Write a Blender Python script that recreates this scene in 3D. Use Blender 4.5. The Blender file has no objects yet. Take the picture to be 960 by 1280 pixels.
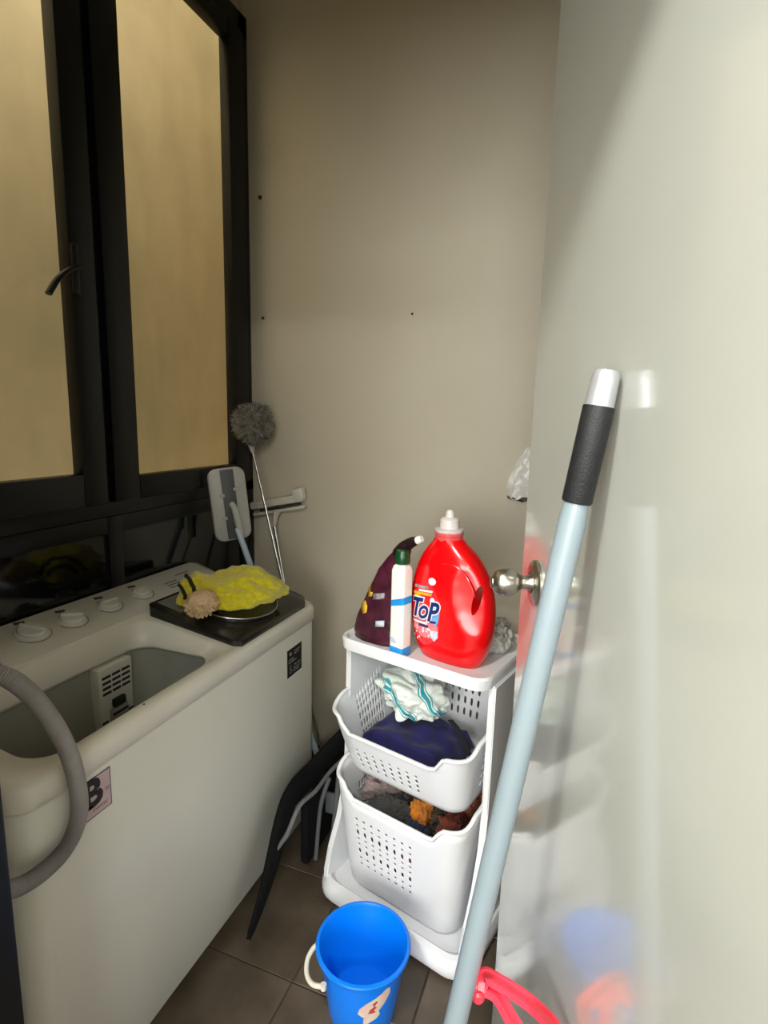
import bpy, bmesh, math, random
from mathutils import Vector, Matrix, Euler, noise
PI = math.pi
C = bpy.context.scene.collection
S = bpy.context.scene
random.seed(7)

# ---------------------------------------------------------------- camera, world, lights, exposure
YAW, PITCH, ROLL, CAMH = math.radians(20.6), math.radians(9.6), math.radians(1.4), 1.35
fwd = Vector((-math.sin(YAW)*math.cos(PITCH), math.cos(YAW)*math.cos(PITCH), -math.sin(PITCH)))
r0 = Vector((math.cos(YAW), math.sin(YAW), 0)); u0 = r0.cross(fwd)
rv = r0*math.cos(ROLL) + u0*math.sin(ROLL); uv = -r0*math.sin(ROLL) + u0*math.cos(ROLL)
cam = bpy.data.cameras.new('camera'); cam_o = bpy.data.objects.new('camera', cam); C.objects.link(cam_o)
m = Matrix((rv, uv, -fwd)).transposed().to_4x4(); m.translation = (0, 0, CAMH)
cam_o.matrix_world = m
cam.sensor_fit = 'HORIZONTAL'; cam.sensor_width = 36; cam.lens = 692/960*36; cam.clip_start = 0.02
S.camera = cam_o
S.view_settings.view_transform = 'Standard'; S.view_settings.look = 'None'
S.view_settings.gamma = 1; S.view_settings.use_curve_mapping = False
S.view_settings.exposure = 0.2
w = bpy.data.worlds.new('sky'); S.world = w; w.use_nodes = True
w.node_tree.nodes['Background'].inputs[0].default_value = (1.0, 0.93, 0.86, 1)
w.node_tree.nodes['Background'].inputs[1].default_value = 2.9
def area(name, loc, size, power, col, rot=(0, 0, 0)):
    l = bpy.data.lights.new(name, 'AREA'); l.shape = 'DISK'; l.size = size; l.energy = power; l.color = col
    o = bpy.data.objects.new(name, l); C.objects.link(o); o.location = loc; o.rotation_euler = rot; return o
LAMP = Vector((-0.55, -0.45, 2.60))
area('ceiling_lamp_light', LAMP - Vector((0, 0, .03)), .22, 39, (0.98, 0.98, 0.93))
area('kitchen_lamp_light', (1.0, -1.9, 2.57), .5, 50, (0.98, 0.99, 0.94))
dl = area('outer_room_fill_light', (-.1, -2.93, 1.55), 1.5, 120, (0.97, 0.99, 0.98), (math.radians(90), 0, 0))  # soft fill added behind the camera for the back wall; no window stands there
dl.data.shape = 'RECTANGLE'; dl.data.size = 2.2; dl.data.size_y = 1.6

# ---------------------------------------------------------------- materials
def mat(name, col, rough=.5, metal=0, spec=.5, coat=0, noise_=None, bump=None, trans=0, sub=0, sheen=0):
    m = bpy.data.materials.new(name); m.use_nodes = True; nt = m.node_tree; N = nt.nodes; L = nt.links
    b = N['Principled BSDF']
    b.inputs['Base Color'].default_value = (*col, 1); b.inputs['Roughness'].default_value = rough
    b.inputs['Metallic'].default_value = metal; b.inputs['Specular IOR Level'].default_value = spec
    b.inputs['Coat Weight'].default_value = coat; b.inputs['Coat Roughness'].default_value = .09
    b.inputs['Transmission Weight'].default_value = trans
    b.inputs['Sheen Weight'].default_value = sheen
    if sub:
        b.inputs['Subsurface Weight'].default_value = sub; b.inputs['Subsurface Radius'].default_value = (.01, .01, .01)
    tc = N.new('ShaderNodeTexCoord')
    if noise_:
        sc, col2, lo, hi = noise_
        n = N.new('ShaderNodeTexNoise'); n.inputs['Scale'].default_value = sc; n.inputs['Detail'].default_value = 6
        r = N.new('ShaderNodeValToRGB'); r.color_ramp.elements[0].position = lo; r.color_ramp.elements[1].position = hi
        r.color_ramp.elements[0].color = (*col, 1); r.color_ramp.elements[1].color = (*col2, 1)
        L.new(tc.outputs['Object'], n.inputs['Vector']); L.new(n.outputs['Fac'], r.inputs['Fac'])
        L.new(r.outputs['Color'], b.inputs['Base Color'])
    if bump:
        sc, st = bump
        n = N.new('ShaderNodeTexNoise'); n.inputs['Scale'].default_value = sc; n.inputs['Detail'].default_value = 5
        bp = N.new('ShaderNodeBump'); bp.inputs['Strength'].default_value = st; bp.inputs['Distance'].default_value = .004
        L.new(tc.outputs['Object'], n.inputs['Vector']); L.new(n.outputs['Fac'], bp.inputs['Height'])
        L.new(bp.outputs['Normal'], b.inputs['Normal'])
    return m
def hexc(r, g, b):
    f = lambda c: ((c/255+.055)/1.055)**2.4 if c > 10 else c/255/12.92
    return (f(r), f(g), f(b))
M = {}
M['wall'] = mat('painted_plaster', hexc(204, 196, 176), .55, noise_=(2.2, hexc(196, 187, 166), .3, .7), bump=(60, .06))
M['ceil'] = mat('ceiling_paint', hexc(215, 212, 200), .7, noise_=(3, hexc(208, 204, 192), .3, .7))
M['door'] = mat('glossy_door_paint', hexc(184, 186, 179), .24, spec=.5, coat=.9, noise_=(5, hexc(180, 182, 175), .3, .7), bump=(9, .015))
M['kwall'] = mat('outer_room_paint', hexc(205, 200, 188), .7)
M['blackf'] = mat('black_window_frame', hexc(11, 14, 15), .34, spec=.3, bump=(200, .02))
M['blackp'] = mat('black_gloss_panel', hexc(8, 9, 10), .07, spec=.5, noise_=(6, hexc(13, 14, 14), .4, .6))
M['outer'] = mat('stained_outer_wall', hexc(204, 188, 150), .9, noise_=(1.6, hexc(180, 168, 130), .35, .7), bump=(14, .2))
M['tile'] = mat('brown_floor_tile', hexc(92, 80, 66), .42, noise_=(9, hexc(70, 60, 49), .35, .65), bump=(30, .25))
M['grout'] = mat('dark_grout', hexc(70, 61, 50), .85, noise_=(40, hexc(58, 50, 42), .3, .7))
M['white'] = mat('white_basket_plastic', hexc(232, 233, 235), .32, spec=.5, noise_=(4, hexc(227, 228, 231), .3, .7), sub=.0)
M['washer'] = mat('washer_enamel', hexc(214, 214, 205), .33, noise_=(3, hexc(208, 208, 198), .3, .7))
M['washp'] = mat('washer_plastic', hexc(216, 214, 204), .36, noise_=(5, hexc(208, 206, 196), .3, .7))
M['tub'] = mat('tub_plastic', hexc(158, 158, 148), .4, noise_=(5, hexc(148, 148, 139), .3, .7))
M['knobp'] = mat('dial_plastic', hexc(208, 208, 202), .22, noise_=(9, hexc(202, 202, 196), .3, .7))
M['print'] = mat('dark_print', hexc(60, 60, 56), .6, noise_=(60, hexc(74, 72, 68), .3, .7))
M['slot'] = mat('slot_shadow_plastic', hexc(30, 30, 29), .7, noise_=(60, hexc(36, 36, 34), .3, .7))
M['lid'] = mat('dark_smoked_lid', hexc(26, 24, 21), .22, noise_=(6, hexc(32, 29, 25), .3, .7))
M['lidw'] = mat('grey_translucent_window', hexc(128, 130, 122), .3, noise_=(12, hexc(108, 110, 103), .3, .7))
M['hose'] = mat('grey_hose_plastic', hexc(152, 149, 150), .45, noise_=(30, hexc(142, 139, 140), .3, .7))
M['red'] = mat('red_bottle_plastic', hexc(224, 6, 14), .22, spec=.55, coat=.3, noise_=(3, hexc(214, 4, 12), .3, .7))
M['redcap'] = mat('translucent_white_cap', hexc(232, 226, 222), .25, noise_=(20, hexc(225, 214, 210), .3, .7), trans=.25)
M['redneck'] = mat('pale_red_collar', hexc(215, 90, 90), .3, noise_=(20, hexc(205, 70, 72), .3, .7))
M['navy'] = mat('navy_print', hexc(18, 32, 92), .4, noise_=(60, hexc(24, 42, 110), .3, .7))
M['whiteprint'] = mat('white_print', hexc(238, 236, 236), .4, noise_=(60, hexc(226, 226, 230), .3, .7))
M['pinkprint'] = mat('pink_print', hexc(232, 90, 100), .35, noise_=(60, hexc(236, 140, 146), .35, .65))
M['blueprint'] = mat('sky_blue_print', hexc(70, 150, 214), .35, noise_=(60, hexc(110, 176, 226), .35, .65))
M['yellowprint'] = mat('yellow_print', hexc(220, 182, 40), .4, noise_=(80, hexc(196, 150, 40), .35, .65))
M['greyprint'] = mat('grey_print', hexc(170, 168, 170), .4, noise_=(160, hexc(120, 116, 122), .4, .6))
M['palelab'] = mat('pale_blue_label', hexc(180, 190, 214), .4, noise_=(70, hexc(214, 216, 226), .4, .6))
M['wbottle'] = mat('white_bottle_plastic', hexc(232, 231, 224), .3, noise_=(5, hexc(226, 225, 217), .3, .7))
M['green'] = mat('dark_green_cap', hexc(8, 70, 32), .3, noise_=(30, hexc(10, 58, 28), .3, .7))
M['cyan'] = mat('bright_blue_print', hexc(30, 150, 222), .35, noise_=(30, hexc(24, 138, 212), .3, .7))
M['pouch'] = mat('maroon_pouch_film', hexc(56, 18, 32), .28, noise_=(26, hexc(84, 30, 52), .4, .7), bump=(40, .5))
M['blackfilm'] = mat('black_film', hexc(24, 14, 16), .35, noise_=(40, hexc(34, 18, 20), .3, .7))
M['bag'] = mat('clear_plastic_bag', hexc(206, 204, 196), .25, noise_=(30, hexc(176, 174, 166), .35, .65), trans=.25, bump=(45, .5))
M['bucket'] = mat('blue_bucket_plastic', hexc(0, 122, 236), .28, noise_=(5, hexc(0, 116, 230), .3, .7))
M['cream'] = mat('cream_plastic', hexc(214, 208, 192), .35, noise_=(20, hexc(204, 198, 182), .3, .7))
M['sticker'] = mat('worn_sticker', hexc(214, 178, 170), .6, noise_=(38, hexc(206, 200, 176), .4, .62))
M['stickred'] = mat('red_ink', hexc(204, 40, 44), .6, noise_=(80, hexc(180, 60, 60), .3, .7))
M['pink'] = mat('coral_pink_plastic', hexc(245, 72, 92), .28, noise_=(12, hexc(240, 62, 84), .3, .7))
M['pole'] = mat('pale_blue_pole_paint', hexc(138, 152, 160), .3, noise_=(4, hexc(131, 145, 153), .3, .7), bump=(300, .05))
M['chrome'] = mat('brushed_metal', hexc(205, 205, 205), .25, metal=1, noise_=(60, hexc(190, 190, 190), .3, .7))
M['capm'] = mat('satin_grey_cap', hexc(196, 198, 204), .3, metal=.55, noise_=(40, hexc(186, 188, 194), .3, .7))
M['grip'] = mat('black_foam_grip', hexc(22, 24, 27), .55, noise_=(80, hexc(28, 30, 33), .3, .7), bump=(400, .2))
M['steel'] = mat('knob_steel', hexc(196, 192, 182), .3, metal=1, noise_=(60, hexc(180, 176, 166), .3, .7))
M['yellow'] = mat('yellow_microfibre', hexc(214, 202, 10), .9, sheen=.4, noise_=(90, hexc(192, 180, 6), .35, .65), bump=(260, .7))
M['blackt'] = mat('black_trim_cloth', hexc(18, 18, 22), .9, noise_=(90, hexc(26, 26, 30), .3, .7))
M['peach'] = mat('peach_fibre', hexc(206, 178, 142), .95, noise_=(60, hexc(188, 158, 124), .35, .65), bump=(120, .8))
M['duster'] = mat('grey_duster_fibre', hexc(168, 162, 150), .9, noise_=(40, hexc(104, 100, 94), .35, .65))
M['mopw'] = mat('mop_white_plastic', hexc(190, 190, 186), .4, noise_=(20, hexc(180, 180, 176), .3, .7))
M['mopg'] = mat('mop_grey_plastic', hexc(92, 94, 98), .5, noise_=(20, hexc(82, 84, 88), .3, .7))
M['moph'] = mat('pale_blue_handle', hexc(182, 200, 214), .35, noise_=(20, hexc(170, 188, 204), .3, .7))
M['rubber'] = mat('dark_rubber', hexc(52, 48, 40), .6, noise_=(60, hexc(44, 40, 34), .3, .7))
M['rack'] = mat('grey_tube_paint', hexc(108, 110, 112), .35, metal=.3, noise_=(20, hexc(114, 116, 118), .3, .7))
M['blackc'] = mat('black_canvas', hexc(9, 10, 11), .85, spec=.2, noise_=(60, hexc(13, 14, 15), .3, .7), bump=(200, .4))
M['navyc'] = mat('navy_cloth', hexc(20, 16, 88), .8, sheen=.1, noise_=(26, hexc(14, 12, 66), .35, .65), bump=(300, .3))
def cloth(name, c1, c2, sc=18): M[name] = mat(name, c1, .9, sheen=.2, noise_=(sc, c2, .4, .6), bump=(220, .4))
cloth('mauve_grey_cloth', hexc(150, 132, 128), hexc(128, 110, 108))
cloth('charcoal_cloth', hexc(62, 62, 60), hexc(48, 48, 47))
cloth('black_cloth', hexc(20, 18, 18), hexc(28, 24, 22))
cloth('mustard_cloth', hexc(212, 132, 18), hexc(170, 98, 20), 40)
cloth('olive_cloth', hexc(66, 56, 24), hexc(40, 34, 16), 30)
cloth('rust_cloth', hexc(112, 46, 24), hexc(84, 32, 18))
cloth('orange_cloth', hexc(196, 104, 20), hexc(150, 72, 18), 30)
cloth('midnight_cloth', hexc(24, 34, 62), hexc(18, 24, 44))
cloth('coral_cloth', hexc(214, 96, 84), hexc(190, 80, 72))
# white towel with teal stripes
tm = mat('teal_striped_towel', hexc(222, 228, 220), .95, sheen=.3, bump=(240, .7)); M['towel'] = tm
nt = tm.node_tree; N = nt.nodes; L = nt.links; b = N['Principled BSDF']; tc = N.new('ShaderNodeTexCoord')
wv = N.new('ShaderNodeTexWave'); wv.wave_type = 'BANDS'; wv.bands_direction = 'DIAGONAL'; wv.inputs['Scale'].default_value = 4.2
wv.inputs['Distortion'].default_value = 3.0; wv.inputs['Detail'].default_value = 1.2; wv.inputs['Detail Scale'].default_value = 3
rp = N.new('ShaderNodeValToRGB'); e = rp.color_ramp.elements
e[0].position = .0; e[0].color = (*hexc(222, 228, 220), 1); e[1].position = .80; e[1].color = (*hexc(222, 228, 220), 1)
for p, c in ((.83, hexc(20, 150, 158)), (.89, hexc(20, 150, 158)), (.91, hexc(222, 228, 220)), (.95, hexc(222, 228, 220)), (.965, hexc(24, 140, 150))):
    k = e.new(p); k.color = (*c, 1)
L.new(tc.outputs['Object'], wv.inputs['Vector']); L.new(wv.outputs['Color'], rp.inputs['Fac']); L.new(rp.outputs['Color'], b.inputs['Base Color'])
# thin window glass
gm = bpy.data.materials.new('window_glass'); gm.use_nodes = True; nt = gm.node_tree; N = nt.nodes; L = nt.links
N.remove(N['Principled BSDF']); out = N['Material Output']
gt = N.new('ShaderNodeBsdfTransparent'); gt.inputs[0].default_value = (.93, .93, .88, 1)
gg = N.new('ShaderNodeBsdfGlossy'); gg.inputs['Roughness'].default_value = .04
gd = N.new('ShaderNodeBsdfDiffuse'); gd.inputs[0].default_value = (*hexc(190, 178, 140), 1)
nz = N.new('ShaderNodeTexNoise'); nz.inputs['Scale'].default_value = 4; nz.inputs['Detail'].default_value = 7
rg = N.new('ShaderNodeMapRange'); rg.inputs[1].default_value = .4; rg.inputs[2].default_value = .8; rg.inputs[3].default_value = .0; rg.inputs[4].default_value = .12
fr = N.new('ShaderNodeFresnel'); fr.inputs[0].default_value = 1.35
m1 = N.new('ShaderNodeMixShader'); m2 = N.new('ShaderNodeMixShader')
L.new(nz.outputs['Fac'], rg.inputs[0]); L.new(rg.outputs[0], m1.inputs[0]); L.new(gt.outputs[0], m1.inputs[1]); L.new(gd.outputs[0], m1.inputs[2])
geo = N.new('ShaderNodeNewGeometry'); bf = N.new('ShaderNodeMath'); bf.operation = 'SUBTRACT'; bf.inputs[0].default_value = 1; ml = N.new('ShaderNodeMath'); ml.operation = 'MULTIPLY'
L.new(geo.outputs['Backfacing'], bf.inputs[1]); L.new(bf.outputs[0], ml.inputs[0]); L.new(fr.outputs[0], ml.inputs[1]); L.new(ml.outputs[0], m2.inputs[0]); L.new(m1.outputs[0], m2.inputs[1]); L.new(gg.outputs[0], m2.inputs[2]); L.new(m2.outputs[0], out.inputs[0])
M['glass'] = gm
lm = bpy.data.materials.new('lamp_diffuser'); lm.use_nodes = True; b = lm.node_tree.nodes['Principled BSDF']
b.inputs['Emission Color'].default_value = (1, .96, .9, 1); b.inputs['Emission Strength'].default_value = 6; M['lamp'] = lm

# ---------------------------------------------------------------- helpers
ROOT = {}
def thing(name, label, cat, loc=(0, 0, 0), rot=(0, 0, 0), group=None):
    o = bpy.data.objects.new(name, None); C.objects.link(o); o.empty_display_size = .05
    o.location = loc; o.rotation_euler = rot; o['label'] = label; o['category'] = cat
    if group: o['group'] = group
    ROOT[o.name] = Matrix.LocRotScale(Vector(loc), Euler(rot), None)
    return o
def obj(name, bm, m, parent=None, world=False, smooth=True, angle=35, label=None, recalc=True):
    if recalc: bmesh.ops.recalc_face_normals(bm, faces=bm.faces)
    if world and parent is not None and parent.name in ROOT: bm.transform(ROOT[parent.name].inverted())
    me = bpy.data.meshes.new(name); bm.to_mesh(me); bm.free()
    o = bpy.data.objects.new(name, me); C.objects.link(o); me.materials.append(M[m] if isinstance(m, str) else m)
    if smooth:
        for p in me.polygons: p.use_smooth = True
        try: me.set_sharp_from_angle(angle=math.radians(angle))
        except Exception: pass
    if parent is not None:
        o.parent = parent
        if parent.name in ROOT: ROOT[o.name] = ROOT[parent.name]
    if label: o['label'] = label
    return o
def tag(o, label, cat, group=None, kind=None):
    o['label'] = label; o['category'] = cat
    if group: o['group'] = group
    if kind: o['kind'] = kind
    return o
def struct(name, bm, m, parent=None, **k):
    o = obj(name, bm, m, parent, **k)
    if parent is None: o['kind'] = 'structure'
    return o
def box(bm, x0, x1, y0, y1, z0, z1, bev=0, seg=2):
    g = bmesh.ops.create_cube(bm, size=1)['verts']
    for v in g:
        v.co = Vector(((x0+x1)/2 + v.co.x*(x1-x0), (y0+y1)/2 + v.co.y*(y1-y0), (z0+z1)/2 + v.co.z*(z1-z0)))
    if bev:
        es = list({e for v in g for e in v.link_edges})
        bmesh.ops.bevel(bm, geom=es, offset=bev, segments=seg, profile=.5, affect='EDGES')
    return bm
def B(*a, **k): return box(bmesh.new(), *a, **k)
def rrect(x0, x1, y0, y1, r, n=6):
    pts = []
    for cx, cy, a in ((x1-r, y0+r, -90), (x1-r, y1-r, 0), (x0+r, y1-r, 90), (x0+r, y0+r, 180)):
        for i in range(n+1):
            t = math.radians(a + 90*i/n); pts.append((cx+r*math.cos(t), cy+r*math.sin(t)))
    return pts
def loft(bm, loops, cap0=True, cap1=True, close=True):
    vs = [[bm.verts.new(p) for p in l] for l in loops]
    n = len(vs[0])
    for a, b in zip(vs, vs[1:]):
        for i in range(n if close else n-1):
            j = (i+1) % n
            try: bm.faces.new((a[i], a[j], b[j], b[i]))
            except ValueError: pass
    if cap0: bm.faces.new(vs[0][::-1])
    if cap1: bm.faces.new(vs[-1])
    return bm
def z3(pts, z): return [(p[0], p[1], z) for p in pts]
def catmull(pts, n=8, closed=False):
    P = [Vector(p) for p in pts]; out = []; m = len(P)
    rng = range(m if closed else m-1)
    for i in rng:
        if closed: a, b, c, d = P[i-1], P[i], P[(i+1) % m], P[(i+2) % m]
        else: a, b, c, d = P[max(i-1, 0)], P[i], P[i+1], P[min(i+2, m-1)]
        for k in range(n):
            t = k/n
            out.append(.5*((2*b)+(-a+c)*t+(2*a-5*b+4*c-d)*t*t+(-a+3*b-3*c+d)*t**3))
    if not closed: out.append(P[-1])
    return out
def tube(bm, pts, r, seg=12, closed=False, caps=True, flat=1.0, up=None):
    P = [Vector(p) for p in pts]; n = len(P); R = r if isinstance(r, (list, tuple)) else [r]*n
    loops = []; prev = None
    for i in range(n):
        if closed: t = P[(i+1) % n]-P[i-1]
        else: t = P[min(i+1, n-1)]-P[max(i-1, 0)]
        t.normalize()
        if up is not None: nrm = (Vector(up)-t*Vector(up).dot(t)).normalized()
        elif prev is None:
            a = Vector((0, 0, 1)) if abs(t.z) < .9 else Vector((1, 0, 0)); nrm = (a-t*a.dot(t)).normalized()
        else: nrm = (prev-t*prev.dot(t)).normalized()
        prev = nrm; bn = t.cross(nrm)
        loops.append([P[i]+nrm*math.cos(2*PI*k/seg)*R[i]*flat+bn*math.sin(2*PI*k/seg)*R[i] for k in range(seg)])
    if closed: loops.append(loops[0]); 
    if closed:
        vs = [[bm.verts.new(p) for p in l] for l in loops[:-1]]; vs.append(vs[0])
        for a, b in zip(vs, vs[1:]):
            for i in range(seg):
                j = (i+1) % seg; bm.faces.new((a[i], a[j], b[j], b[i]))
    else: loft(bm, loops, caps, caps)
    return bm
def T(*a, **k): return tube(bmesh.new(), *a, **k)
def lathe(bm, prof, seg=40, c=(0, 0, 0), mtx=None):
    loops = []
    for r, z in prof:
        loops.append([Vector((r*math.cos(2*PI*k/seg), r*math.sin(2*PI*k/seg), z)) for k in range(seg)])
    if mtx: loops = [[mtx @ p for p in l] for l in loops]
    loops = [[p+Vector(c) for p in l] for l in loops]
    return loft(bm, loops, prof[0][0] > 1e-4 or True, True)
def lump(loc, size, seed=0, amp=.3, freq=3, sub=4, rot=0, fine=.22):
    bm = bmesh.new(); bmesh.ops.create_icosphere(bm, subdivisions=sub, radius=1)
    off = Vector((seed*7.3, seed*3.1, seed*5.7)); R = Matrix.Rotation(rot, 3, 'Z')
    for v in bm.verts:
        d = v.co.normalized()
        n1 = noise.fractal(d*freq+off, 1, 2, 3)
        n2 = abs(noise.noise(d*freq*2.3+off*1.7))
        n3 = abs(noise.noise(d*freq*4.6+off*.7))
        f = 1+amp*n1-amp*.6*(1-n2*2.2)-amp*fine*(1-n3*2)
        p = d*f
        v.co = Vector(loc)+R @ Vector((p.x*size[0], p.y*size[1], p.z*size[2]))
    return bm
def text_bm(s, size, shear=0, offset=0, extr=0, space=1):
    cu = bpy.data.curves.new('txt', 'FONT'); cu.body = s; cu.size = size; cu.shear = shear; cu.offset = offset
    cu.align_x = 'CENTER'; cu.align_y = 'CENTER'; cu.extrude = extr; cu.space_character = space; cu.resolution_u = 3
    o = bpy.data.objects.new('txt', cu); C.objects.link(o)
    dg = bpy.context.evaluated_depsgraph_get(); me = bpy.data.meshes.new_from_object(o.evaluated_get(dg))
    bm = bmesh.new(); bm.from_mesh(me); bpy.data.objects.remove(o); bpy.data.curves.remove(cu); bpy.data.meshes.remove(me)
    return bm

# ---------------------------------------------------------------- the room
XL, YB, XR, YF, ZC = -1.31, 1.89, 0.27, 0.36, 2.86
# floor slab with separate tiles
floor = struct('floor', B(-1.5, .4, .22, 2.05, -.06, -.004), 'grout')
tile_me = None
xs = [-.28+.3*i for i in range(-5, 2)]; ys = [.99+.3*i for i in range(-3, 4)]
for x in xs:
    for y in ys:
        if x > .2 or x+.3 < -1.3 or y > 1.92 or y+.3 < .4: continue
        if tile_me is None:
            t = obj('tile', B(-.1485, .1485, -.1485, .1485, -.008, 0, .0015, 1), 'tile', floor); tile_me = t.data
        else:
            t = bpy.data.objects.new('tile', tile_me); C.objects.link(t); t.parent = floor
        t.location = (x+.15, y+.15, random.uniform(-.0006, .0006))
struct('floor_outer', B(-1.45, 2.2, -3.0, .22, -.06, 0), 'tile')
struct('ceiling', B(-1.5, .4, .24, 2.05, ZC, ZC+.08), 'ceil')
struct('ceiling_outer', B(-1.45, 2.2, -3.0, .24, 2.62, 2.70), 'ceil')
struct('wall_back', B(XL, .4, YB, YB+.1, 0, ZC), 'wall')
struct('wall_right', B(XR, XR+.1, .22, YB, 0, ZC), 'wall')
bm = B(-1.5, -.68, .24, YF, 0, ZC); box(bm, .22, .4, .24, YF, 0, ZC); box(bm, -.68, .22, .24, YF, 2.13, ZC)
struct('wall_front', bm, 'wall', smooth=False)
bm = B(-.68, -.585, .225, YF+.012, 0, 2.08, .004); box(bm, .2, .24, .225, .362, 0, 2.08, .004); box(bm, -.68, .24, .225, YF+.012, 2.08, 2.145, .004)
struct('trim_1', bm, 'blackf', label='black door frame around the doorway')
for k, a in enumerate([(-1.6, -1.45, -3.1, .24), (2.2, 2.3, -3, .24), (-1.6, 2.3, -3.1, -3.0), (-1.6, -1.5, .24, .34), (.4, 2.3, .24, .34)]):
    struct('wall_outer', B(a[0], a[1], a[2], a[3], 0, 2.7), 'kwall')
# window wall : header above, black panels below
bm = B(XL-.1, -1.30, .24, YB, 2.73, ZC); box(bm, XL-.1, -1.30, .24, .36, 0, 2.7)
struct('wall_left', bm, 'wall', smooth=False)
# outer wall of the airshaft
struct('wall_outside', B(-2.3, -2.2, -3.0, 4.2, -1, 4.2), 'outer')
struct('wall_outside', B(-1.44, -1.36, 2.03, 4.2, -1, 4.2), 'outer')  # unseen building wall, added to cut side light on the airshaft's far end
struct('wall_outside', B(-2.2, -1.46, 4.2, 4.3, -1, 4.2), 'outer')
struct('wall_outside', B(-2.2, -1.5, -3.1, -3.0, -1, 4.2), 'outer')
# fixed black frame : perimeter, mullion, transom
bm = B(XL, -1.275, 1.84, YB, 0, 2.73, .003)          # far jamb
box(bm, XL, -1.275, .36, .40, 0, 2.70, .003)
box(bm, XL, -1.275, .36, YB, 2.655, 2.73, .003)
box(bm, XL, -1.275, .40, YB, 1.055, 1.10, .003)
box(bm, XL, -1.275, .36, YB, 0, .06, .003)
box(bm, XL, -1.285, 1.16, 1.205, 1.10, 2.66, .003)
struct('trim_2', bm, 'blackf', label='fixed black frame around the window')
def sash(name, y0, y1, z0, z1, x, wd):
    bm = B(x-.04, x, y0, y0+wd[0], z0, z1, .004); box(bm, x-.04, x, y1-wd[1], y1, z0, z1, .004)
    box(bm, x-.04, x, y0+wd[0], y1-wd[1], z0, z0+wd[2], .004); box(bm, x-.04, x, y0+wd[0], y1-wd[1], z1-wd[3], z1, .004)
    o = struct(name, bm, 'blackf')
    obj('pane', B(x-.026, x-.020, y0+wd[0]-.005, y1-wd[1]+.005, z0+wd[2]-.005, z1-wd[3]+.005), 'glass', o, smooth=False)
    return o
w1 = sash('window_1', .42, 1.165, 1.095, 2.66, -1.262, (.09, .077, .088, .06))
w2 = sash('window_2', 1.19, 1.85, 1.095, 2.66, -1.262, (.092, .088, .07, .055))
# handle on the left sash
bm = B(-1.262, -1.250, 1.088, 1.106, 1.64, 1.76, .004)
tube(bm, catmull([(-1.248, 1.097, 1.705), (-1.236, 1.088, 1.70), (-1.228, 1.060, 1.690), (-1.222, 1.018, 1.658), (-1.216, .985, 1.617)], 5), .0085, 10, flat=.7)
obj('handle', bm, 'blackf', w1)
# black glossy panels under the window
w3 = struct('window_3', B(-1.30, -1.283, .40, 1.19, .06, 1.055), 'blackp', label='black glossy lower panels below the window')
bm = bmesh.new()
box(bm, -1.30, -1.272, 1.165, 1.215, .06, 1.055, .003); box(bm, -1.30, -1.272, .40, .45, .06, 1.055, .003); box(bm, -1.30, -1.272, 1.81, 1.84, .06, 1.055, .003)
box(bm, -1.30, -1.274, .45, 1.84, 1.005, 1.055, .003)
obj('panel_frame', bm, 'blackf', w3)
obj('pane', B(-1.30, -1.283, 1.215, 1.81, .06, 1.005), 'blackp', w3, smooth=False)
# screw holes left in the back wall
def wall_plug(x, z, r, label):
    bm = bmesh.new(); R = Matrix.Rotation(PI/2, 4, 'X')
    lathe(bm, [(r, 0), (r, .004), (r*.72, .005), (r*.6, .001)], 14, mtx=R)
    t = obj('wall_plug', bm, 'rubber'); t.location = (x, YB, z); t.data.materials[0] = M['rust_cloth']
    tag(t, label, 'wall plug', 'wall plugs in the back wall')
wall_plug(-1.227, 2.14, .0075, 'highest brown wall plug beside the window frame on back wall')
wall_plug(-1.221, 1.715, .006, 'brown wall plug below the highest one near window frame')
wall_plug(-.624, 1.706, .004, 'tiny dark wall plug alone in middle of back wall')

# door, hinged at the right jamb, standing open
def cw(a, b, z=0): return Vector((a*math.cos(YAW)-b*math.sin(YAW), a*math.sin(YAW)+b*math.cos(YAW), z))
door = struct('door_1', B(0, .036, -.765, 0, .012, 2.06, .002, 1), 'door', label='white painted door standing open')
door.location = cw(.26, 1.0); door.rotation_euler = (0, 0, YAW)
R90 = Matrix.Rotation(-PI/2, 4, 'Y')
def dlathe(prof, y, z, seg=40): return lathe(bmesh.new(), prof, seg, (0, y, z), R90)
KY, KZ = -.098, 1.083
k = obj('knob', dlathe([(.0, .0), (.017, 0), (.016, .006), (.0125, .014), (.0115, .024), (.0135, .029), (.0185, .033), (.0225, .041), (.0245, .050), (.0245, .056), (.0225, .064), (.0175, .071), (.0105, .0745), (.0095, .0765), (.006, .0775), (.0, .078)], KY, KZ), 'steel', door, label='round brushed steel door knob')
obj('rose', dlathe([(.0, .0), (.0385, 0), (.0385, .004), (.036, .007), (.027, .0095), (.019, .010), (.017, .006), (.0, .006)], KY, KZ), 'steel', door)
obj('latch_plate', B(.010, .028, -.0005, .0012, KZ-.03, KZ+.03, .0004), 'steel', door)

# ceiling lamps of the outer room
for nm, lc, r, lab in (('ceiling_lamp', LAMP, .16, 'round white ceiling lamp nearest the laundry doorway'), ('ceiling_lamp', Vector((1.0, -1.9, 2.60)), .28, 'larger round white ceiling lamp deeper in the outer room')):
    t = thing(nm, lab, 'lamp', (lc.x, lc.y, 2.62))
    obj('lamp_base', lathe(bmesh.new(), [(r+.01, 0), (r+.01, -.012), (r, -.014), (r, -.006)], 40), 'washp', t)

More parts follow.
